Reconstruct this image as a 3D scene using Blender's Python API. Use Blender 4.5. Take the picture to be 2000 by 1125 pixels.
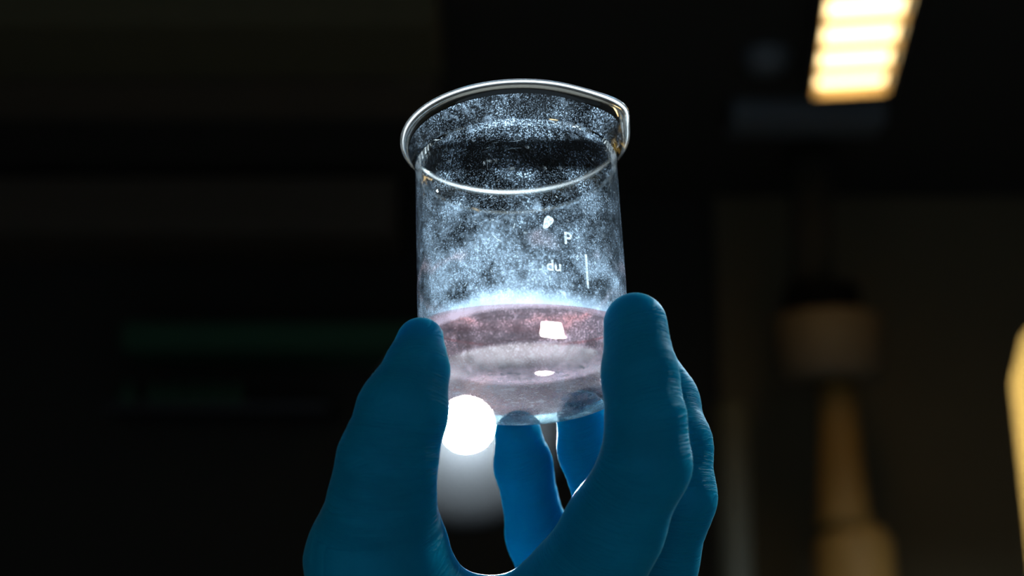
import bpy, bmesh, math, random
import numpy as np
from mathutils import Vector, Matrix

for o in list(bpy.data.objects):
    bpy.data.objects.remove(o)
scene = bpy.context.scene
C = scene.collection
R = math.radians

# ------------------------------------------------------------------ camera
PITCH = 13.0
CAM = Vector((0, 0, 1.5))
cam_d = bpy.data.cameras.new('camera')
cam = bpy.data.objects.new('camera', cam_d)
C.objects.link(cam)
cam.location = CAM
cam.rotation_euler = (R(90 + PITCH), 0, 0)
cam_d.lens = 50
cam_d.sensor_width = 36
cam_d.clip_start = 0.01
cam_d.dof.use_dof = True
cam_d.dof.focus_distance = 0.332
cam_d.dof.aperture_fstop = 9.0
cam_d.dof.aperture_blades = 9
scene.camera = cam

# ------------------------------------------------------------------ world and view
world = bpy.data.worlds.new('world')
scene.world = world
world.use_nodes = True
bg = world.node_tree.nodes['Background']
bg.inputs[0].default_value = (0.62, 0.82, 1.0, 1)
bg.inputs[1].default_value = 0.27
vs = scene.view_settings
vs.view_transform = 'Standard'
vs.look = 'None'
vs.gamma = 1
vs.use_curve_mapping = False
vs.exposure = 0.0
cy = scene.cycles
cy.caustics_reflective = False
cy.caustics_refractive = False
cy.max_bounces = 20
cy.transmission_bounces = 20
cy.transparent_max_bounces = 48
cy.glossy_bounces = 8
cy.sample_clamp_indirect = 6.0
cy.use_denoising = True

LAMP_POWER = 13000.0        # emission of the bright bulb behind the beaker
SPOT_POWER = 5000.0
TUBE_POWER = 4.5          # warm tubes of the louvred ceiling lights

# ------------------------------------------------------------------ helpers
F = 50 / 36 * 2000
cp, sp = math.cos(R(PITCH)), math.sin(R(PITCH))
RIGHT = Vector((1, 0, 0)); UP = Vector((0, -sp, cp)); FWD = Vector((0, cp, sp))

def cw(x, y, z):
    """camera-frame millimetres (right, up, away) -> world metres"""
    return CAM + (RIGHT * x + UP * y + FWD * z) * 0.001

def ray(px, py):
    return (RIGHT * ((px - 1000) / F) + UP * ((562.5 - py) / F) + FWD)

def at_y(px, py, Y):
    d = ray(px, py); return CAM + d * (Y / d.y)

def at_z(px, py, Z):
    d = ray(px, py); return CAM + d * ((Z - CAM.z) / d.z)

def nodes_of(name):
    m = bpy.data.materials.new(name); m.use_nodes = True
    nt = m.node_tree; nt.nodes.clear()
    out = nt.nodes.new('ShaderNodeOutputMaterial')
    return m, nt, out

def N(nt, kind, **kw):
    n = nt.nodes.new('ShaderNode' + kind)
    for k, v in kw.items():
        if k.startswith('i_'):
            k = k[2:]
            k = int(k) if k.isdigit() else k.replace('_', ' ')
            n.inputs[k].default_value = v
        else:
            setattr(n, k, v)
    return n

def math_n(nt, op, a, b=None, c=None, clamp=False):
    n = nt.nodes.new('ShaderNodeMath'); n.operation = op; n.use_clamp = clamp
    for i, v in enumerate((a, b, c)):
        if v is None: continue
        if isinstance(v, (int, float)): n.inputs[i].default_value = v
        else: nt.links.new(v, n.inputs[i])
    return n.outputs[0]

def ramp(nt, fac, stops):
    n = nt.nodes.new('ShaderNodeValToRGB')
    e = n.color_ramp.elements
    while len(e) < len(stops): e.new(0.5)
    for el, (p, c) in zip(e, stops):
        el.position = p
        el.color = (c, c, c, 1) if isinstance(c, (int, float)) else c
    nt.links.new(fac, n.inputs[0])
    return n.outputs[0]

def paint(name, col, rough=0.6, metal=0.0, var=0.15, scale=20, bump=0.0):
    m, nt, out = nodes_of(name)
    p = N(nt, 'BsdfPrincipled', i_Roughness=rough, i_Metallic=metal)
    tc = N(nt, 'TexCoord')
    nz = N(nt, 'TexNoise', i_Scale=scale, i_Detail=4.0)
    nt.links.new(tc.outputs['Object'], nz.inputs['Vector'])
    mx = N(nt, 'MixRGB')
    mx.inputs[1].default_value = (*[c * (1 - var) for c in col], 1)
    mx.inputs[2].default_value = (*[min(1, c * (1 + var)) for c in col], 1)
    nt.links.new(nz.outputs[0], mx.inputs[0])
    nt.links.new(mx.outputs[0], p.inputs['Base Color'])
    if bump:
        b = N(nt, 'Bump', i_Strength=bump, i_Distance=0.002)
        nt.links.new(nz.outputs[0], b.inputs['Height'])
        nt.links.new(b.outputs[0], p.inputs['Normal'])
    nt.links.new(p.outputs[0], out.inputs[0])
    return m

def emit(name, col, s):
    m, nt, out = nodes_of(name)
    e = N(nt, 'Emission', i_Color=(*col, 1), i_Strength=s)
    nt.links.new(e.outputs[0], out.inputs[0])
    return m

def link_mesh(name, verts, faces, mat, parent=None, smooth=True):
    me = bpy.data.meshes.new(name)
    me.from_pydata([tuple(v) for v in verts], [], [tuple(f) for f in faces])
    me.update()
    if smooth:
        me.polygons.foreach_set('use_smooth', [True] * len(me.polygons))
    o = bpy.data.objects.new(name, me)
    C.objects.link(o)
    for m in (mat if isinstance(mat, (list, tuple)) else [mat]):
        me.materials.append(m)
    if parent is not None: o.parent = parent
    return o

def bm_obj(name, bm, mat, parent=None, smooth=False, bevel=0):
    if bevel:
        bmesh.ops.bevel(bm, geom=[e for e in bm.edges], offset=bevel, segments=2, profile=0.7, affect='EDGES')
    me = bpy.data.meshes.new(name); bm.to_mesh(me); bm.free()
    if smooth: me.polygons.foreach_set('use_smooth', [True] * len(me.polygons))
    me.materials.append(mat)
    o = bpy.data.objects.new(name, me); C.objects.link(o)
    if parent is not None: o.parent = parent
    return o

def box(name, lo, hi, mat, parent=None, bevel=0):
    bm = bmesh.new(); bmesh.ops.create_cube(bm, size=1)
    lo, hi = Vector(lo), Vector(hi)
    for v in bm.verts:
        v.co = Vector([(lo[i] + hi[i]) / 2 + v.co[i] * (hi[i] - lo[i]) for i in range(3)])
    return bm_obj(name, bm, mat, parent, bevel=bevel)

def lathe(name, prof, mat, parent=None, n=64, loc=None, axis=None):
    """closed or open profile of (r, z) turned about z"""
    verts, faces, idx = [], [], []
    for r, z in prof:
        if r < 1e-7:
            idx.append([len(verts)] * n); verts.append((0, 0, z))
        else:
            idx.append(list(range(len(verts), len(verts) + n)))
            verts += [(r * math.cos(2 * math.pi * k / n), r * math.sin(2 * math.pi * k / n), z) for k in range(n)]
    for a, b in zip(idx, idx[1:]):
        for k in range(n):
            q = [a[k], a[(k + 1) % n], b[(k + 1) % n], b[k]]
            u = []
            for i in q:
                if i not in u: u.append(i)
            if len(u) > 2: faces.append(u)
    o = link_mesh(name, verts, faces, mat, parent)
    if loc is not None: o.location = loc
    if axis is not None: o.rotation_euler = Vector(axis).to_track_quat('Z', 'Y').to_euler()
    return o

def tube(name, pts, r, mat, parent=None, n=12):
    pts = [Vector(p) for p in pts]
    verts, faces = [], []
    for i, p in enumerate(pts):
        d = (pts[min(i + 1, len(pts) - 1)] - pts[max(i - 1, 0)]).normalized()
        a = d.orthogonal().normalized() if i == 0 else (a - d * a.dot(d)).normalized()
        b = d.cross(a)
        rr = r[i] if isinstance(r, (list, tuple)) else r
        verts += [p + (a * math.cos(2 * math.pi * k / n) + b * math.sin(2 * math.pi * k / n)) * rr for k in range(n)]
    for i in range(len(pts) - 1):
        for k in range(n):
            faces.append((i * n + k, i * n + (k + 1) % n, (i + 1) * n + (k + 1) % n, (i + 1) * n + k))
    faces.append(tuple(range(n))[::-1]); faces.append(tuple(range((len(pts) - 1) * n, len(pts) * n)))
    return link_mesh(name, verts, faces, mat, parent)

def thing(name, label, cat, loc=(0, 0, 0), group=None):
    o = bpy.data.objects.new(name, None); C.objects.link(o)
    o.empty_display_size = 0.02
    o.location = loc
    return tag(o, label, cat, group)

def tag(o, label=None, cat=None, group=None, kind=None):
    if label: o['label'] = label
    if cat: o['category'] = cat
    if group: o['group'] = group
    if kind: o['kind'] = kind
    return o

# ------------------------------------------------------------------ the room
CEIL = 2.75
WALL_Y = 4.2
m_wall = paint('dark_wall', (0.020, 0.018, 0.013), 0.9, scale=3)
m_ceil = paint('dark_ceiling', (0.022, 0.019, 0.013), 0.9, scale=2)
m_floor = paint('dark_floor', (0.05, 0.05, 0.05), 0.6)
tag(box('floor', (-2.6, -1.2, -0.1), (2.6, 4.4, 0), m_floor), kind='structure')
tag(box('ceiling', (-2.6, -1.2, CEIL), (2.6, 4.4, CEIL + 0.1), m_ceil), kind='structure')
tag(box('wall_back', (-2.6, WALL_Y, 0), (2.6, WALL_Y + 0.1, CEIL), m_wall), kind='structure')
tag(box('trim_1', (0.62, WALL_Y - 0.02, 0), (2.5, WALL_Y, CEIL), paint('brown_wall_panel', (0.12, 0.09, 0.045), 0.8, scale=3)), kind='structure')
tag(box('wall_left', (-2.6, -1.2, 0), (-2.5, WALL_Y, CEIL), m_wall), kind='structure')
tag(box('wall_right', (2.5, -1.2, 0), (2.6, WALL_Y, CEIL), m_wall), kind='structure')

# ------------------------------------------------------------------ ceiling lights with louvres
m_housing = paint('grey_steel', (0.10, 0.10, 0.10), 0.5, 0.6)
m_louvre = paint('cream_louvre', (0.85, 0.60, 0.28), 0.5)
m_tube = emit('warm_diffuser', (1.0, 0.72, 0.34), TUBE_POWER)

def ceiling_light(origin, ang, length, width, label):
    t = thing('ceiling_light', label, 'ceiling light', origin)
    t.rotation_euler = (0, 0, ang)
    w = width / 2; H = 0.05
    box('housing', (-w - 0.012, 0, 0.034), (w + 0.012, length, H), m_housing, t)
    for s in (-1, 1):
        a, b = sorted((s * w, s * (w + 0.012)))
        box('side_panel', (a, 0, 0), (b, length, 0.034), m_housing, t)
    for y in (0, length - 0.008):
        box('end_panel', (-w, y, 0), (w, y + 0.008, 0.034), m_louvre, t)
    box('diffuser', (-w + 0.008, 0.01, 0.026), (w - 0.008, length - 0.01, 0.033), m_tube, t)
    n = int(length / 0.13)
    me = None
    for k in range(1, n):
        y = k * length / n
        if me is None:
            s_ = box('louvre_blade', (-w, -0.003, 0.0), (w, 0.003, 0.024), m_louvre, t); me = s_
            s_.location.y = y
        else:
            c = me.copy(); C.objects.link(c); c.parent = t; c.location.y = y
    return t

ZL = CEIL - 0.05
a0 = (at_z(1584, 188, ZL) + at_z(1738, 188, ZL)) / 2
a1 = (at_z(1602, 0, ZL) + at_z(1797, 0, ZL)) / 2
wd = (at_z(1587, 195, ZL) - at_z(1742, 195, ZL)).length
dr = (a0 - a1).normalized(); dr.z = 0; dr.normalize()
LEN = 1.25
o0 = a0 - dr * LEN
ceiling_light(o0, math.atan2(-dr.x, dr.y), LEN, wd * 0.90, 'warm glowing louvred ceiling light at the upper right')

# ------------------------------------------------------------------ the bright lamp behind the beaker
m_black = paint('black_metal', (0.02, 0.02, 0.022), 0.45, 0.3)
m_chrome = paint('lamp_reflector', (0.8, 0.8, 0.82), 0.25, 0.9)
LY = 1.6
m_glow_disc, _nt, _out = nodes_of('glow_disc_black')  # near-black of the added halo disc, tuned for its falloff
_d = N(_nt, 'BsdfDiffuse', i_Color=(0.00036, 0.00038, 0.0004, 1)); _nt.links.new(_d.outputs[0], _out.inputs[0])
lc = at_y(911, 830, LY)
lamp = thing('stand_lamp', 'blazing white round lamp shining between thumb and fingers', 'lamp', (lc.x, lc.y, 0))
m_bulb = emit('bulb_light', (0.80, 0.92, 1.0), LAMP_POWER)
to_cam = (CAM - lc).normalized()
def lrel(p): return Vector(p) - Vector((lc.x, lc.y, 0))
BR = 0.024
bulb = lathe('bulb', [(0, -BR)] + [(BR * math.cos(R(a)), BR * math.sin(R(a))) for a in range(-75, 90, 15)] + [(0, BR)], m_bulb, lamp, 32, lrel(lc), to_cam)
lathe('glow_disc', [(0, -0.034), (0.03, -0.034), (0.06, -0.034), (0.09, -0.034), (0.119, -0.034), (0.122, -0.036), (0.119, -0.042), (0.03, -0.058), (0, -0.06)], m_glow_disc, lamp, 48, lrel(lc), to_cam)  # disc added behind the bulb to catch its light as a halo
back = lc - to_cam * 0.055
pole_top = at_y(800, 835, LY + 0.09)
tube('arm', [lrel(back), lrel(back + Vector((-0.02, 0.02, 0))), lrel(pole_top)], 0.008, m_black, lamp)
px_, py_ = lrel(pole_top).x, lrel(pole_top).y
tube('pole', [(px_, py_, 0.02), (px_, py_, pole_top.z + 0.03)], 0.011, m_black, lamp)
lathe('foot', [(0, 0), (0.15, 0), (0.15, 0.012), (0.13, 0.02), (0, 0.022)], m_black, lamp, 40, (px_, py_, 0))

def downlight(x, y, power, col, label):
    t = thing('downlight', label, 'ceiling light', (x, y, CEIL))
    lathe('can', [(0.05, -0.001), (0.052, -0.05), (0.062, -0.06), (0.066, -0.06), (0.056, -0.045), (0.054, -0.001)], m_black, t, 40)
    lathe('lens', [(0, -0.02), (0.048, -0.02), (0.048, -0.012), (0, -0.012)], emit('downlight_lens', col, power), t, 40)
downlight(1.30, 1.50, SPOT_POWER, (0.75, 0.9, 1.0), 'small round downlight in the ceiling above and behind the beaker')

# ------------------------------------------------------------------ beaker (fitted to the outline, real size: 50 mm wide, 69 mm tall)
A_T, A_R = R(23.56), R(-2.36)
ax_c = (math.sin(A_R) * math.cos(A_T), math.cos(A_R) * math.cos(A_T), math.sin(A_T))
u_c = (math.cos(A_R), -math.sin(A_R), 0)
def cdir(v): return (RIGHT * v[0] + UP * v[1] + FWD * v[2])
B0 = cw(3.32, -25.28, 330.2)
BZ = cdir(ax_c).normalized(); BX = cdir(u_c).normalized(); BY = BZ.cross(BX)      # BY points away from the camera
BM = Matrix((BX, BY, BZ)).transposed().to_4x4(); BM.translation = B0
beaker = thing('beaker', 'small scratched glass beaker with a flared pouring lip held in the gloved hand', 'beaker')
beaker.matrix_world = BM
MM = 0.001
RO, TH, HB, RL = 25.0, 1.3, 68.7, 28.7

def film_profile():
    return [(RO + 0.04, z) for z in np.linspace(5, HB - 10.5, 40)]

outer = [(0, 0.9), (8, 0.7), (16, 0.25), (20.0, 0.0)]
for a in range(-80, 1, 10):                              # rounded heel
    outer.append((20.3 + 4.7 * math.cos(R(a)), 4.7 + 4.7 * math.sin(R(a))))
outer += [(RO, z) for z in (8, 14, 20, 28, 36, 44, 52, HB - 10)]
outer += [(RO + 0.12, HB - 8.6), (RO + 0.5, HB - 6.6), (RO + 1.2, HB - 4.6), (RO + 2.0, HB - 3.1), (RL - 0.75, HB - 2.0)]
bead = [(RL - 0.95 + 1.0 * math.cos(R(a)), HB - 1.0 + 1.0 * math.sin(R(a))) for a in range(-50, 171, 20)]
inner = [(RO + 1.9, HB - 1.6), (RO + 0.9, HB - 2.7), (RO - 0.1, HB - 4.1), (RO - 0.85, HB - 6.2), (RO - TH + 0.1, HB - 8.6), (RO - TH, HB - 10)]
inner += [(RO - TH, z) for z in (52, 44, 36, 28, 20, 14, 9, 6.2)]
for a in range(0, -91, -15):
    inner.append((20.0 + 3.7 * math.cos(R(a)), 5.9 + 3.7 * math.sin(R(a))))
inner += [(14, 2.3), (7, 2.6), (0, 2.7)]
prof = [(r * MM, z * MM) for r, z in outer + bead + inner]
n_out = len(outer) + len(bead)

def spout(co):
    """pull the rim out into a pouring lip"""
    x, y, z = co
    phi = math.atan2(y, x); d = (phi + R(33) + math.pi) % (2 * math.pi) - math.pi
    g = math.exp(-(d / R(15)) ** 2)
    h = min(1, max(0, (z / MM - (HB - 11)) / 11)) ** 1.6
    r = math.hypot(x, y)
    if r < 1e-6: return co
    k = (r + 3.0 * MM * g * h) / r
    return (x * k, y * k, z - 0.9 * MM * g * h)

def film_shader(nt, colour):
    d = N(nt, 'BsdfDiffuse'); t = N(nt, 'BsdfTranslucent')
    for s in (d, t):
        if isinstance(colour, tuple): s.inputs[0].default_value = (*colour, 1)
        else: nt.links.new(colour, s.inputs[0])
    m = N(nt, 'MixShader', i_0=0.72)
    nt.links.new(d.outputs[0], m.inputs[1]); nt.links.new(t.outputs[0], m.inputs[2])
    return m.outputs[0]

def glass_wall():
    m, nt, out = nodes_of('thin_glass')
    g = N(nt, 'NewGeometry')
    dot = N(nt, 'VectorMath', operation='DOT_PRODUCT')
    nt.links.new(g.outputs['Normal'], dot.inputs[0]); nt.links.new(g.outputs['Incoming'], dot.inputs[1])
    c = math_n(nt, 'ABSOLUTE', dot.outputs['Value'])
    fr = math_n(nt, 'MULTIPLY_ADD', math_n(nt, 'POWER', math_n(nt, 'SUBTRACT', 1.0, c), 5.0), 0.96, 0.04, True)
    tr = N(nt, 'BsdfTransparent', i_Color=(0.975, 0.985, 0.985, 1))
    gl = N(nt, 'BsdfGlossy', i_Roughness=0.02)
    mx = N(nt, 'MixShader')
    nt.links.new(fr, mx.inputs[0]); nt.links.new(tr.outputs[0], mx.inputs[1]); nt.links.new(gl.outputs[0], mx.inputs[2])
    nt.links.new(mx.outputs[0], out.inputs[0])
    return m

def glass_solid(name, ior, col, rough=0.0):
    m, nt, out = nodes_of(name)
    g = N(nt, 'BsdfGlass', i_IOR=ior, i_Color=(*col, 1), i_Roughness=rough)
    nt.links.new(g.outputs[0], out.inputs[0])
    return m

m_wallglass = glass_wall()
m_glass = glass_solid('thick_glass', 1.5, (0.98, 0.99, 0.99))
m_rim, _nt, _out = nodes_of('fire_polished_rim')
_a = N(_nt, 'BsdfGlass', i_IOR=1.5, i_Color=(0.98, 0.99, 0.99, 1), i_Roughness=0.0)
_b = N(_nt, 'BsdfGlass', i_IOR=1.5, i_Color=(0.98, 1.0, 1.0, 1), i_Roughness=0.18)
_m = N(_nt, 'MixShader', i_0=0.5)
_nt.links.new(_a.outputs[0], _m.inputs[1]); _nt.links.new(_b.outputs[0], _m.inputs[2]); _nt.links.new(_m.outputs[0], _out.inputs[0])
body = lathe('glass_body', prof, [m_wallglass, m_glass, m_rim], beaker, 160)
me = body.data
for v in me.vertices: v.co = spout(v.co)
for p in me.polygons:
    z = p.center.z / MM
    rr_ = math.hypot(p.center.x, p.center.y) / MM
    p.material_index = 2 if z > HB - 2.1 else 1 if z > HB - 8 else 0

# --- residue: dried film, specks and smears on the outside of the glass, with lamp crescents painted in
def residue_crescent_material():
    m, nt, out = nodes_of('residue_with_crescents')
    tc = N(nt, 'TexCoord'); P = tc.outputs['Object']
    sx = N(nt, 'SeparateXYZ'); nt.links.new(P, sx.inputs[0])
    z = math_n(nt, 'MULTIPLY', sx.outputs[2], 1000.0)          # millimetres above the base
    def noise(scale, det=3.0, rough=0.55, stretch=None, off=0.0):
        n = N(nt, 'TexNoise', i_Scale=scale, i_Detail=det, i_Roughness=rough)
        mp = N(nt, 'Mapping')
        mp.inputs['Scale'].default_value = stretch or (1, 1, 1)
        mp.inputs['Location'].default_value = (off, off * 0.7, off * 1.3)
        nt.links.new(P, mp.inputs[0]); nt.links.new(mp.outputs[0], n.inputs['Vector'])
        return n.outputs[0]
    cloud = ramp(nt, noise(110, 4, 0.6, off=0.3), [(0.44, 0.0), (0.64, 1.0)])
    cloud2 = ramp(nt, noise(60, 3, 0.5, off=1.7), [(0.42, 0.0), (0.62, 1.0)])
    speck = ramp(nt, noise(2300, 3, 0.75, off=2.0), [(0.53, 0.0), (0.66, 1.0)])
    fine = ramp(nt, noise(3600, 1, 0.5, off=3.0), [(0.60, 0.0), (0.68, 1.0)])
    streak = ramp(nt, noise(900, 3, 0.6, (1, 1, 0.10), off=4.0), [(0.50, 0.0), (0.72, 1.0)])
    blot = ramp(nt, noise(420, 3, 0.6, off=5.0), [(0.56, 0.0), (0.70, 1.0)])
    low = N(nt, 'MapRange', i_1=44.0, i_2=13.0, i_3=0.0, i_4=1.0); nt.links.new(z, low.inputs[0])
    low = low.outputs[0]
    wet_crescent = N(nt, 'MapRange', i_1=17.0, i_2=13.4, i_3=0.0, i_4=1.0); nt.links.new(z, wet_crescent.inputs[0])  # wetted film above the liquid, whitened to paint the lamp's bright crescent
    wet_crescent = wet_crescent.outputs[0]
    wob = math_n(nt, 'MULTIPLY', noise(120, 2, 0.5, off=6.0), 9.0)
    zr = math_n(nt, 'SUBTRACT', math_n(nt, 'ADD', z, wob), 32.5)
    pink_band0 = math_n(nt, 'POWER', 2.718, math_n(nt, 'MULTIPLY', math_n(nt, 'MULTIPLY', zr, zr), -0.5))  # broken pinkish band of film partway up the wall
    pink_band = math_n(nt, 'MULTIPLY', pink_band0, cloud2)
    base = math_n(nt, 'MULTIPLY', speck, math_n(nt, 'MULTIPLY_ADD', cloud, 0.9, 0.07))
    base = math_n(nt, 'MULTIPLY_ADD', fine, math_n(nt, 'MULTIPLY_ADD', low, 0.35, 0.18), base)
    base = math_n(nt, 'MULTIPLY_ADD', math_n(nt, 'MULTIPLY', streak, cloud), math_n(nt, 'MULTIPLY_ADD', low, 0.22, 0.10), base)
    base = math_n(nt, 'MULTIPLY_ADD', math_n(nt, 'MULTIPLY', blot, cloud2), math_n(nt, 'MULTIPLY_ADD', low, 0.5, 0.15), base)
    base = math_n(nt, 'MULTIPLY_ADD', math_n(nt, 'MULTIPLY', cloud, math_n(nt, 'ADD', low, 0.07)), 0.24, base)
    base = math_n(nt, 'MULTIPLY_ADD', math_n(nt, 'MULTIPLY', pink_band, math_n(nt, 'MULTIPLY_ADD', speck, 0.7, 0.2)), 0.8, base)
    base = math_n(nt, 'MULTIPLY_ADD', wet_crescent, math_n(nt, 'MULTIPLY_ADD', blot, 0.4, 0.7), base)
    lz1 = N(nt, 'MapRange', i_1=12.6, i_2=11.6, i_3=1.0, i_4=0.10); nt.links.new(z, lz1.inputs[0])   # the wetted zone stays clear
    base = math_n(nt, 'MULTIPLY', base, lz1.outputs[0])
    rv = N(nt, 'VectorMath', operation='LENGTH')
    flat = N(nt, 'VectorMath', operation='MULTIPLY'); flat.inputs[1].default_value = (1000, 1000, 0)
    nt.links.new(P, flat.inputs[0]); nt.links.new(flat.outputs[0], rv.inputs[0])
    rr = math_n(nt, 'SUBTRACT', rv.outputs['Value'], 22.5)
    ringm = math_n(nt, 'POWER', 2.718, math_n(nt, 'MULTIPLY', math_n(nt, 'MULTIPLY', rr, rr), -0.12))
    bot = N(nt, 'MapRange', i_1=4.3, i_2=3.3, i_3=0.0, i_4=1.0); nt.links.new(z, bot.inputs[0])      # base film, with the lamp's refracted crescents painted in as white
    base = math_n(nt, 'MULTIPLY_ADD', bot.outputs[0], math_n(nt, 'MULTIPLY_ADD', ringm, math_n(nt, 'MULTIPLY_ADD', speck, 0.5, 0.30), math_n(nt, 'MULTIPLY_ADD', cloud, 0.35, math_n(nt, 'MULTIPLY_ADD', speck, 0.45, math_n(nt, 'MULTIPLY_ADD', blot, 0.5, 0.12)))), base)
    fac = math_n(nt, 'MINIMUM', math_n(nt, 'MULTIPLY', base, 0.95), 0.96)
    tint = N(nt, 'MixRGB')
    tint.inputs[1].default_value = (0.62, 0.80, 1.0, 1); tint.inputs[2].default_value = (1.0, 0.72, 0.78, 1)
    nt.links.new(math_n(nt, 'MULTIPLY', pink_band, 0.8, clamp=True), tint.inputs[0])
    tint2 = N(nt, 'MixRGB'); tint2.inputs[2].default_value = (0.64, 0.92, 1.0, 1)  # bluer film on the base, countering the liquid's pink cast
    nt.links.new(bot.outputs[0], tint2.inputs[0]); nt.links.new(tint.outputs[0], tint2.inputs[1])
    s = film_shader(nt, tint2.outputs[0])
    tr = N(nt, 'BsdfTransparent')
    mx = N(nt, 'MixShader')
    nt.links.new(fac, mx.inputs[0]); nt.links.new(tr.outputs[0], mx.inputs[1]); nt.links.new(s, mx.inputs[2])
    nt.links.new(mx.outputs[0], out.inputs[0])
    return m

heel = [(20.3 + 4.74 * math.cos(R(a)), 4.7 + 4.74 * math.sin(R(a))) for a in range(-80, -5, 15)]
fp = [(0.0, 0.86), (8, 0.66), (16, 0.21), (20.0, -0.04)] + heel + [(RO + 0.04, z) for z in (4.8, 8, 14, 20, 28, 36, 44, 52, HB - 10)] + [(RO + 0.16, HB - 8.6), (RO + 0.3, HB - 7.9)]
film = lathe('residue_crescent_film', [(r * MM, z * MM) for r, z in fp], residue_crescent_material(), beaker, 160)
fi = [(RO - TH - 0.03, HB - 10), (RO - TH + 0.07, HB - 8.6), (RO - 0.88, HB - 6.2), (RO - 0.13, HB - 4.1), (RO + 0.86, HB - 2.7)]   # inside of the flared lip
film2 = lathe('tmp_film', [(r * MM, z * MM) for r, z in fi], [], None, 160)
bm = bmesh.new(); bm.from_mesh(film.data); bm.from_mesh(film2.data)
bm.to_mesh(film.data); bm.free(); bpy.data.objects.remove(film2)
for v in film.data.vertices: v.co = spout(v.co)
tag(film, 'dried whitish film and specks on the glass, with painted light crescents')

# pixel on the near (or far) side of the wall -> angle and height on the beaker
def on_wall(px, py, near=True, r=RO):
    d = ray(px, py)
    inv = BM.inverted()
    o = inv @ CAM; dd = inv.to_3x3() @ d
    a = dd.x ** 2 + dd.y ** 2; b = 2 * (o.x * dd.x + o.y * dd.y); c = o.x ** 2 + o.y ** 2 - (r * MM) ** 2
    q = max(0, b * b - 4 * a * c) ** 0.5
    t = (-b - q) / (2 * a) if near else (-b + q) / (2 * a)
    p = o + dd * t
    return math.atan2(p.y, p.x), p.z

m_print = None
def white_print():
    m, nt, out = nodes_of('white_enamel')
    tc = N(nt, 'TexCoord'); nz = N(nt, 'TexNoise', i_Scale=2200.0, i_Detail=2.0)
    nt.links.new(tc.outputs['Object'], nz.inputs['Vector'])
    mx = N(nt, 'MixShader'); tr = N(nt, 'BsdfTransparent')
    nt.links.new(ramp(nt, nz.outputs[0], [(0.38, 0.35), (0.60, 0.85)]), mx.inputs[0])
    nt.links.new(tr.outputs[0], mx.inputs[1]); nt.links.new(film_shader(nt, (0.80, 0.90, 0.95)), mx.inputs[2])
    nt.links.new(mx.outputs[0], out.inputs[0])
    return m
m_print = white_print()

def wrap(verts, phi0, z0, r):
    res = []
    for x, y in verts:
        ph = phi0 + x / (r * MM)
        res.append((r * MM * math.cos(ph), r * MM * math.sin(ph), z0 + y))
    return res

def printed(text, px, py, size):
    cu = bpy.data.curves.new('mark', 'FONT'); cu.body = text; cu.size = size
    cu.align_x = 'CENTER'; cu.align_y = 'CENTER'; cu.resolution_u = 3; cu.offset = size * 0.02
    t = bpy.data.objects.new('tmp', cu); C.objects.link(t)
    dg = bpy.context.evaluated_depsgraph_get()
    me = bpy.data.meshes.new_from_object(t.evaluated_get(dg))
    bpy.data.objects.remove(t)
    phi, z = on_wall(px, py)
    me.name = 'printed_mark'
    co = wrap([(v.co.x, v.co.y) for v in me.vertices], phi, z, RO + 0.08)
    for v, c in zip(me.vertices, co): v.co = c
    me.materials.clear(); me.materials.append(m_print)
    o = bpy.data.objects.new('printed_mark', me); C.objects.link(o); o.parent = beaker
    return o

tag(printed('P', 1109, 467, 0.0042), 'white printed letter')
tag(printed('du', 1082, 520, 0.0036), 'white printed characters')
phi, z = on_wall(1146, 530)
tag(link_mesh('graduation_line', wrap([(-0.0003, -0.0042), (0.0003, -0.0042), (0.0003, 0.0042), (-0.0003, 0.0042)], phi, z, RO + 0.08), [(0, 1, 2, 3)], m_print, beaker), 'white printed line')
# larger smudge, a whitish drop mark
def blob(px, py, w, h, rot):
    phi, z = on_wall(px, py)
    pts = [(0, 0)]
    for k in range(20):
        a = 2 * math.pi * k / 20; rr = 1 + 0.15 * math.sin(3 * a)
        x, y = w * rr * math.cos(a), h * rr * math.sin(a)
        pts.append((x * math.cos(rot) - y * math.sin(rot), x * math.sin(rot) + y * math.cos(rot)))
    return link_mesh('dried_drop', wrap(pts, phi, z, RO + 0.07), [(0, 1 + k, 1 + (k + 1) % 20) for k in range(20)], m_print, beaker)
blob(1070, 434, 0.0010, 0.0018, -0.5)

# scratches: thin strokes wrapped on the glass
rng = random.Random(7)
sv, sf = [], []
def stroke(px, py, length, ang, w, curve, near=True):
    phi, z = on_wall(px, py, near)
    pts = []
    n = 6
    for k in range(n + 1):
        t = k / n - 0.5
        x = t * length; y = curve * (t * t - 0.08) * length
        ww = w * (1 - (2 * t) ** 2) + w * 0.15
        for s in (-1, 1):
            yy = y + s * ww / 2
            pts.append((x * math.cos(ang) - yy * math.sin(ang), x * math.sin(ang) + yy * math.cos(ang)))
    b = len(sv)
    sv.extend(wrap(pts, phi, z, RO + 0.06))
    for k in range(n): sf.append((b + 2 * k, b + 2 * k + 2, b + 2 * k + 3, b + 2 * k + 1))
for a in ((840, 258, 3.4, 0.75, 0.10, 0.1), (852, 245, 2.6, 0.7, 0.08, 0.0), (1083, 240, 5.0, -0.4, 0.10, 0.15), (1010, 275, 3.0, 0.2, 0.09, 0.2),
          (1005, 290, 3.6, 0.05, 0.08, -0.1), (1148, 312, 4.0, -0.7, 0.09, 0.5), (970, 465, 4.0, -0.8, 0.09, 0.3), (952, 320, 3.4, 1.57, 0.10, 0.0)):
    stroke(a[0], a[1], a[2] * MM, a[3], a[4] * MM, a[5])
for k in range(120):
    stroke(rng.uniform(830, 1210), rng.uniform(235, 590), rng.uniform(0.4, 1.6) * MM, rng.uniform(0, 3.14), rng.uniform(0.05, 0.13) * MM, rng.uniform(-0.5, 0.5), rng.random() < 0.6)
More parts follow.
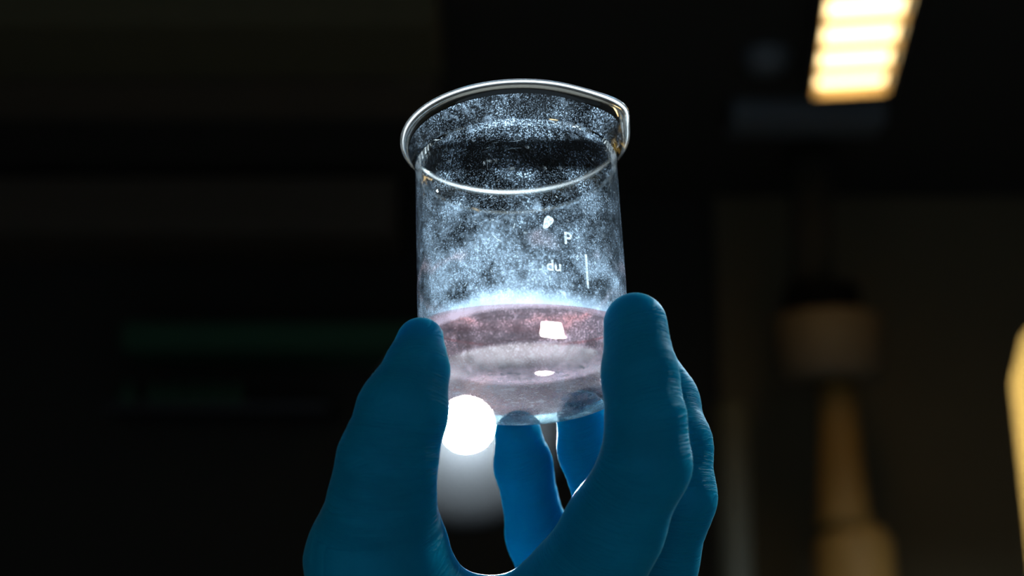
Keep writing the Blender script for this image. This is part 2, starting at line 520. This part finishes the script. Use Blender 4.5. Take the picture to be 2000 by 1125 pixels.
tag(link_mesh('scratches', sv, sf, m_print, beaker), 'fine bright scratches on the glass', kind='stuff')

# --- the pale pink liquid
LIQ = 12.3
lq_mat, _nt, _out = nodes_of('pink_liquid')
_g = N(_nt, 'BsdfGlass', i_IOR=1.33, i_Color=(0.92, 0.66, 0.62, 1), i_Roughness=0.0)
_t = N(_nt, 'BsdfTransparent', i_Color=(0.94, 0.70, 0.68, 1))
_m = N(_nt, 'MixShader', i_0=0.9)
_nt.links.new(_g.outputs[0], _m.inputs[1]); _nt.links.new(_t.outputs[0], _m.inputs[2]); _nt.links.new(_m.outputs[0], _out.inputs[0])
ri = RO - TH - 0.08
lp = [(0, 2.85), (7, 2.75), (14, 2.45)] + [(20.0 + 3.62 * math.cos(R(a)), 5.98 + 3.62 * math.sin(R(a))) for a in range(-90, 1, 15)]
lp += [(ri, 9.0)]
nl = 120
lv = lathe('pink_liquid', [(r * MM, z * MM) for r, z in lp] + [(ri * MM, 1.0), ((ri - 0.5) * MM, 0.9994), ((ri - 1.3) * MM, 0.9990), (12 * MM, 0.9989), (0, 0.9989)], lq_mat, None, nl)
# level surface: the top ring heights follow the world's horizontal
wup = BM.to_3x3().inverted() @ Vector((0, 0, 1))
for v in lv.data.vertices:
    if v.co.z > 0.5:
        off = v.co.z - 0.9989
        v.co.z = LIQ * MM - (wup.x * v.co.x + wup.y * (v.co.y + ri * MM)) / wup.z + off
lv.matrix_world = BM
tag(lv, 'shallow pale pink liquid in the bottom of the glass beaker', 'liquid')

# ------------------------------------------------------------------ the gloved hand
def HP(px, py, z):
    return np.array([(px - 1000) / F * z, (562.5 - py) / F * z, z])

def chain(pts):
    return [(HP(*a[:3]), HP(*b[:3]), a[3], b[3]) for a, b in zip(pts, pts[1:])]

FINGERS = {
    'thumb': chain([(821, 666, 318, 5.5), (813, 720, 315, 7.0), (786, 800, 312, 9.6), (756, 900, 312, 10.6), (745, 985, 314, 11.6), (738, 1090, 318, 16.0), (770, 1300, 326, 19), (850, 1560, 335, 20)]),
    'index': chain([(1241, 634, 317, 7.2), (1250, 735, 311, 8.0), (1262, 820, 307, 8.3), (1262, 905, 306, 9.3), (1200, 1030, 311, 10.6), (1130, 1160, 318, 13.0), (1080, 1400, 328, 15)]),
    'middle': chain([(1248, 680, 350, 7.0), (1296, 785, 345, 8.2), (1316, 870, 338, 8.8), (1318, 970, 334, 9.4), (1270, 1100, 336, 10.8), (1225, 1210, 339, 13.0), (1140, 1450, 342, 15)]),
    'ring': chain([(1136, 812, 357, 6.6), (1150, 880, 360, 7.4), (1190, 1000, 366, 8.3), (1215, 1220, 360, 12), (1130, 1450, 354, 14)]),
    'little': chain([(1012, 848, 358, 6.0), (1022, 910, 362, 7.0), (1050, 1045, 369, 7.9), (1130, 1270, 376, 10.5), (1090, 1480, 366, 13)]),
}
PALM = [(HP(850, 1560, 338), HP(960, 1900, 345), 20, 21), (HP(1080, 1400, 330), HP(1000, 1900, 345), 16, 20), (HP(1130, 1450, 354), HP(1010, 1900, 352), 16, 20),
        (HP(800, 1235, 320), HP(1090, 1240, 322), 13, 13), (HP(860, 1400, 328), HP(1080, 1400, 334), 18, 16),
        (HP(960, 1900, 346), HP(930, 2900, 352), 22, 27), (HP(1010, 1900, 352), HP(990, 2900, 358), 21, 26)]

def seg_sdf(P, a, b, ra, rb):
    ab = b - a
    t = np.clip(((P - a) @ ab) / (ab @ ab), 0, 1).astype(np.float32)
    q = P - a - t[..., None] * ab.astype(np.float32)
    return np.sqrt((q * q).sum(-1)) - (ra + t * (rb - ra)), t

def smin(a, b, k):
    h = np.clip(0.5 + 0.5 * (b - a) / k, 0, 1)
    return b + (a - b) * h - k * h * (1 - h)

def hand_sdf(P):
    palm = None
    for s in PALM:
        d, _ = seg_sdf(P, *s); palm = d if palm is None else smin(palm, d, 10.0)
    tot = None
    for k, segs in FINGERS.items():
        f = None
        for s in segs:
            d, _ = seg_sdf(P, *s); f = d if f is None else smin(f, d, 3.0)
        f = smin(f, palm, 7.0)
        tot = f if tot is None else np.minimum(tot, f)
    # keep clear of the beaker: the pads flatten against the glass
    Bc = np.array([3.32, -25.28, 330.2]); ax = np.array(ax_c)
    q = P - Bc.astype(np.float32)
    h = q @ ax; rad = np.sqrt(np.maximum((q * q).sum(-1) - h * h, 0))
    dx = rad - (RO - 4.7); dz1 = 4.7 - h
    d = np.maximum(np.where(h < 4.7, np.sqrt(np.maximum(dx, 0) ** 2 + np.maximum(dz1, 0) ** 2) - 4.7, rad - RO), h - HB)
    tot = np.maximum(tot, -174.0 - P[..., 1])          # the glove's cuff end
    return np.maximum(tot, 0.12 - d)

def surface_nets(lo, hi, h):
    lo = np.array(lo, np.float32); n = np.ceil((np.array(hi) - lo) / h).astype(int) + 1
    xs = [lo[i] + h * np.arange(n[i], dtype=np.float32) for i in range(3)]
    V = np.empty(n, np.float32)
    for i in range(0, n[0], 16):
        g = np.stack(np.meshgrid(xs[0][i:i + 16], xs[1], xs[2], indexing='ij'), -1)
        V[i:i + 16] = hand_sdf(g)
    S = V < 0
    acc = np.zeros(tuple(n - 1) + (3,), np.float32); cnt = np.zeros(tuple(n - 1), np.float32)
    cidx = [np.arange(m - 1, dtype=np.float32) for m in n]
    corner = lambda A, o: A[o[0]:n[0] - 1 + o[0], o[1]:n[1] - 1 + o[1], o[2]:n[2] - 1 + o[2]]
    for axis in range(3):
        others = [i for i in range(3) if i != axis]
        for b0 in (0, 1):
            for b1 in (0, 1):
                o = [0, 0, 0]; o[others[0]] = b0; o[others[1]] = b1
                e = list(o); e[axis] = 1
                va, vb = corner(V, o), corner(V, e)
                m = (va < 0) != (vb < 0)
                t = np.where(m, va / np.where(m, va - vb, 1), 0)
                for k in range(3):
                    acc[..., k] += m * (t if k == axis else o[k])
                cnt += m
    act = cnt > 0
    vid = -np.ones(act.shape, np.int64); vid[act] = np.arange(act.sum())
    base = np.stack(np.nonzero(act), -1)
    verts = lo + h * (base + acc[act] / cnt[act][:, None])
    quads = []
    for axis in range(3):
        o1, o2 = [(1, 2), (2, 0), (0, 1)][axis]
        sl = [slice(None)] * 3
        a = [slice(1, -1)] * 3; a[axis] = slice(0, n[axis] - 1)
        b = [slice(1, -1)] * 3; b[axis] = slice(1, n[axis])
        sa, sb = S[tuple(a)], S[tuple(b)]
        m = sa != sb
        ii = np.stack(np.nonzero(m), -1)
        for k in range(3):
            if k != axis: ii[:, k] += 1
        def at(d1, d2):
            c = ii.copy(); c[:, o1] -= d1; c[:, o2] -= d2
            return vid[c[:, 0], c[:, 1], c[:, 2]]
        q = np.stack([at(1, 1), at(0, 1), at(0, 0), at(1, 0)], -1)
        flip = ~sa[m]
        q[flip] = q[flip][:, ::-1]
        quads.append(q)
    return verts, np.concatenate(quads)

hv, hf = surface_nets((-56, -178, 285), (58, 5, 395), 0.9)

# which way the nearest bone runs, and how far along it: carries the glove's creases
along = np.zeros(len(hv), np.float32); bestd = np.full(len(hv), 1e9); bdir = np.zeros((len(hv), 3))
for k, segs in FINGERS.items():
    acc_l = 0.0
    for s in segs:
        d, t = seg_sdf(hv.astype(np.float32), *s); L = np.linalg.norm(s[1] - s[0])
        m = d < bestd
        bestd[m] = d[m]; along[m] = acc_l + t[m] * L; bdir[m] = (s[1] - s[0]) / L
        acc_l += L
# vertex normals from the quads
fn = np.cross(hv[hf[:, 2]] - hv[hf[:, 0]], hv[hf[:, 3]] - hv[hf[:, 1]])
vn = np.zeros_like(hv)
for k in range(4): np.add.at(vn, hf[:, k], fn)
vn /= np.linalg.norm(vn, axis=1)[:, None] + 1e-9
def vnoise(p, seed):
    """smooth value noise"""
    rs = np.random.RandomState(seed); T = rs.rand(4096)
    i = np.floor(p).astype(np.int64); f = p - i; f = f * f * (3 - 2 * f)
    r = 0
    for c in range(8):
        o = np.array([c & 1, (c >> 1) & 1, c >> 2])
        j = i + o
        hsh = (j[:, 0] * 73856093 ^ j[:, 1] * 19349663 ^ j[:, 2] * 83492791) & 4095
        w = np.prod(np.where(o, f, 1 - f), axis=1)
        r = r + T[hsh] * w
    return r
# creases: stretched across the finger (fast along the bone, slow around it), deeper near the thumb's root
perp = hv - (hv * bdir).sum(1)[:, None] * bdir
sh = (hv @ np.array([0.35, 0.2, 0.1]))
pc = np.stack([along * 0.62 + sh * 0.16, perp[:, 0] * 0.06 + 7, perp[:, 2] * 0.06], 1)
w1 = vnoise(pc, 1); w2 = vnoise(pc * np.array([2.1, 1.6, 1.6]), 2)
cre = (1 - np.abs(2 * w1 - 1)) ** 2.2 * 0.28 + (1 - np.abs(2 * w2 - 1)) ** 2.5 * 0.16
area = np.clip(vnoise(hv * 0.045, 5) * 1.6 - 0.25, 0.15, 1)
# no crease where the pads press on the glass
q = hv - np.array([3.32, -25.28, 330.2]); hh = q @ np.array(ax_c)
rad = np.sqrt(np.maximum((q * q).sum(1) - hh * hh, 0))
clear = np.clip((rad - RO - 0.3) / 3.0, 0, 1)
thumbness = np.clip((-10 - hv[:, 0]) / 12, 0, 1)
hv = hv - vn * (cre * (0.45 + 0.75 * thumbness) * area * clear * 1.0)[:, None]
wv = np.array(CAM) + 0.001 * (hv @ np.array([RIGHT, UP, FWD]))

def glove_material():
    m, nt, out = nodes_of('blue_nitrile')
    p = N(nt, 'BsdfPrincipled', i_Roughness=0.6)
    p.inputs['Specular IOR Level'].default_value = 0.0
    p.inputs['Specular Tint'].default_value = (0.12, 0.5, 1.0, 1)
    tc = N(nt, 'TexCoord')
    n1 = N(nt, 'TexNoise', i_Scale=60.0, i_Detail=4.0)
    n2 = N(nt, 'TexNoise', i_Scale=2500.0, i_Detail=2.0)
    nt.links.new(tc.outputs['Object'], n1.inputs['Vector']); nt.links.new(tc.outputs['Object'], n2.inputs['Vector'])
    col = ramp(nt, n1.outputs[0], [(0.3, (0.001, 0.19, 0.31, 1)), (0.7, (0.002, 0.25, 0.40, 1))])
    nt.links.new(col, p.inputs['Base Color'])
    at = N(nt, 'Attribute', attribute_name='along')
    sp_ = N(nt, 'SeparateXYZ'); nt.links.new(tc.outputs['Object'], sp_.inputs[0])
    cv = N(nt, 'CombineXYZ')
    nt.links.new(math_n(nt, 'MULTIPLY_ADD', at.outputs['Fac'], 0.75, math_n(nt, 'MULTIPLY', sp_.outputs[0], 120.0)), cv.inputs[0])
    nt.links.new(math_n(nt, 'MULTIPLY', sp_.outputs[0], 45.0), cv.inputs[1]); nt.links.new(math_n(nt, 'MULTIPLY', sp_.outputs[1], 45.0), cv.inputs[2])
    n3 = N(nt, 'TexNoise', i_Scale=1.0, i_Detail=3.0, i_Roughness=0.6); nt.links.new(cv.outputs[0], n3.inputs['Vector'])
    fold = math_n(nt, 'POWER', math_n(nt, 'SUBTRACT', 1.0, math_n(nt, 'ABSOLUTE', math_n(nt, 'MULTIPLY_ADD', n3.outputs[0], 2.0, -1.0))), 6.0)
    hgt = math_n(nt, 'MULTIPLY_ADD', fold, math_n(nt, 'MULTIPLY', ramp(nt, n1.outputs[0], [(0.38, 0.15), (0.62, 1.0)]), -1.0), math_n(nt, 'MULTIPLY', n2.outputs[0], 0.08))
    b = N(nt, 'Bump', i_Strength=0.55, i_Distance=0.0006)
    nt.links.new(hgt, b.inputs['Height']); nt.links.new(b.outputs[0], p.inputs['Normal'])
    p.inputs['Subsurface Weight'].default_value = 0.85
    p.inputs['Subsurface Radius'].default_value = (0.3, 0.8, 1.0)
    p.inputs['Subsurface Scale'].default_value = 0.014
    gl = N(nt, 'BsdfGlossy', i_Roughness=0.42, i_Color=(0.75, 0.9, 1.0, 1)); nt.links.new(b.outputs[0], gl.inputs['Normal'])
    lw = N(nt, 'LayerWeight', i_Blend=0.5)
    mx = N(nt, 'MixShader')
    nt.links.new(math_n(nt, 'MULTIPLY_ADD', math_n(nt, 'POWER', lw.outputs['Facing'], 7.0), 0.5, 0.006), mx.inputs[0])
    nt.links.new(p.outputs[0], mx.inputs[1]); nt.links.new(gl.outputs[0], mx.inputs[2])
    nt.links.new(mx.outputs[0], out.inputs[0])
    return m
hand = link_mesh('gloved_hand', wv, hf, glove_material())
al = along.astype(np.float64)
ed = np.concatenate([hf[:, [0, 1]], hf[:, [1, 2]], hf[:, [2, 3]], hf[:, [3, 0]]])
deg = np.zeros(len(al)); np.add.at(deg, ed[:, 0], 1.0)
for _ in range(12):
    nxt = np.zeros(len(al)); np.add.at(nxt, ed[:, 0], al[ed[:, 1]]); al = 0.4 * al + 0.6 * nxt / np.maximum(deg, 1)
hand.data.attributes.new('along', 'FLOAT', 'POINT').data.foreach_set('value', al.astype(np.float32))
tag(hand, 'hand in a thin blue rubber glove gripping the glass beaker', 'hand')

# ------------------------------------------------------------------ background
m_olive = paint('olive_duct', (0.06, 0.05, 0.02), 0.8)
m_brown = paint('brown_board', (0.075, 0.055, 0.035), 0.7)
m_green = paint('green_shelf', (0.010, 0.065, 0.03), 0.8)
m_greenbox = paint('green_box', (0.03, 0.13, 0.07), 0.6)
m_beige = paint('beige_enamel', (0.14, 0.10, 0.055), 0.7)
m_tan = paint('tan_tube', (0.30, 0.16, 0.035), 0.7)
m_grey = paint('grey_plastic', (0.12, 0.13, 0.14), 0.5)
m_ochre = paint('ochre_paint', (0.06, 0.032, 0.006), 1.0)
m_ochre.node_tree.nodes['Principled BSDF'].inputs['Specular IOR Level'].default_value = 0.05

def strip(name, x0, x1, y0, y1, Y, depth, mat, label, cat):
    a = at_y(x0, y0, Y); b = at_y(x1, y1, Y)
    o = box(name, (a.x, Y, b.z), (b.x, Y + depth, min(a.z, CEIL - 0.002)), mat, bevel=0.004)
    return tag(o, label, cat)
strip('ventilation_duct', -300, 850, -70, 48, 2.3, 0.25, m_olive, 'dim olive duct running along the ceiling at the top left', 'duct')
strip('ceiling_beam', -260, 850, 85, 168, 2.75, 0.2, m_brown, 'dark brown beam under the ceiling, below the olive duct', 'beam')
strip('wall_shelf', -200, 770, 345, 455, 3.85, 0.35, m_brown, 'dark brown long shelf on the back wall left of the beaker', 'shelf')
strip('green_shelf', 240, 900, 630, 682, 3.9, 0.3, m_green, 'dark green narrow shelf behind the thumb', 'shelf')

# hanging tan arm on the right
EY = 3.68
def ey(px, py): return at_y(px, py, EY)
c0 = ey(1590, 600)
arm = thing('extraction_arm', 'blurred tan hanging arm with a wide beige collar on the right', 'extraction arm', (c0.x, EY, CEIL))
def rp(px, py):
    p = ey(px, py); return (p.x - c0.x, 0, p.z - CEIL)
sc_ = EY / cp / F
k = lambda w: w * sc_ / 2
tube('drop_pole', [(rp(1585, 300)[0], 0, 0), rp(1585, 565)], k(85), paint('dark_pole', (0.028, 0.024, 0.014), 1.0), arm, 24)
m_matte = paint('matte_black', (0.006, 0.006, 0.006), 1.0)
m_matte.node_tree.nodes['Principled BSDF'].inputs['Specular IOR Level'].default_value = 0.05
def lz(name, px, rows, mat):
    x = rp(px, 0)[0]
    return lathe(name, [(0, rp(px, rows[0][0])[2])] + [(k(w), rp(px, y)[2]) for y, w in rows] + [(0, rp(px, rows[-1][0])[2])], mat, arm, 40, (x, 0, 0))
lz('joint_cap', 1575, [(552, 90), (560, 140), (600, 150), (618, 150)], m_matte)
lz('collar', 1582, [(618, 190), (626, 208), (735, 208), (746, 190)], m_beige)
lz('tube', 1595, [(746, 70), (800, 72), (1000, 95), (1030, 120)], m_tan)
lz('hood', 1610, [(1030, 110), (1060, 145), (1150, 150), (1240, 260), (1250, 260), (1250, 250)], m_tan)

# ochre gas cylinder at the right edge
p = at_y(1975, 560, 1.5)
xe = at_y(1972, 650, 1.5).x
rr = 0.115
gas = thing('gas_cylinder', 'ochre gas cylinder with a domed shoulder at the right edge', 'gas cylinder', (xe + rr + 0.004, 1.5, 0))
zt = p.z
lathe('tank', [(0, 0), (rr - 0.02, 0), (rr - 0.005, 0.01), (rr - 0.02, 0.6), (rr - 0.012, 1.3), (rr, zt - 0.10), (rr - 0.015, zt - 0.05), (rr - 0.05, zt - 0.01), (0.03, zt), (0.03, zt + 0.02), (0, zt + 0.02)], m_ochre, gas, 64)
lathe('valve', [(0, zt + 0.015), (0.014, zt + 0.015), (0.014, zt + 0.06), (0.025, zt + 0.065), (0.025, zt + 0.085), (0, zt + 0.09)], m_chrome, gas, 32)

# grey pipe standing at the back, to the right of the hand
q = at_y(1425, 790, 3.4)
tag(tube('wall_pipe', [(q.x, 3.4, 0.0), (q.x, 3.4, q.z)], 0.042, paint('grey_green_pipe', (0.04, 0.042, 0.03), 0.7)), 'dim grey upright pipe just right of the gloved hand', 'pipe')

# smoke detector and cable tray on the ceiling next to the louvred light
q = at_z(1497, 125, CEIL - 0.03)
sd = thing('smoke_detector', 'round grey smoke detector on the ceiling left of the warm light', 'detector', (q.x, q.y, CEIL))
lathe('base', [(0, 0), (0.055, 0), (0.055, -0.015), (0, -0.015)], m_grey, sd, 40)
lathe('dome', [(0.048, -0.015), (0.046, -0.035), (0.03, -0.048), (0, -0.052)], m_grey, sd, 40)
a = at_z(1440, 215, CEIL - 0.05); b = at_z(1720, 245, CEIL - 0.05)
tag(box('cable_tray', (a.x, b.y - 0.06, CEIL - 0.06), (b.x, b.y + 0.06, CEIL - 0.002), m_grey, bevel=0.004), 'grey flat cable tray on the ceiling at the end of the warm light', 'cable tray')

# row of small green bottles on a lower shelf
sh_lo = strip('bottle_shelf', 200, 640, 786, 800, 3.9, 0.3, m_black, 'black lower shelf under the row of small green bottles', 'shelf')
zs = at_y(0, 786, 3.9).z + 0.001
first = None
nm = ['leftmost of the small green bottles on the black shelf', 'second small green bottle from the left on the black shelf', 'third small green bottle from the left on the black shelf',
      'fourth small green bottle from the left on the black shelf', 'fifth small green bottle from the left on the black shelf', 'rightmost of the small green bottles on the black shelf']
for i, bx in enumerate((250, 305, 343, 382, 420, 458)):
    x = at_y(bx, 770, 4.0).x
    if first is None:
        t = thing('green_bottle', nm[i], 'bottle', (x, 4.0, zs), 'green bottles on the lower shelf'); first = t
        lathe('bottle_body', [(0, 0), (0.023, 0), (0.025, 0.005), (0.025, 0.038), (0.012, 0.050), (0, 0.050)], m_greenbox, t, 24)
        lathe('bottle_cap', [(0, 0.0502), (0.014, 0.0502), (0.014, 0.065), (0, 0.065)], m_greenbox, t, 24)
    else:
        t = first.copy(); C.objects.link(t); t.location = (x, 4.0, zs); t['label'] = nm[i]
        for ch in list(first.children):
            c = ch.copy(); C.objects.link(c); c.parent = t
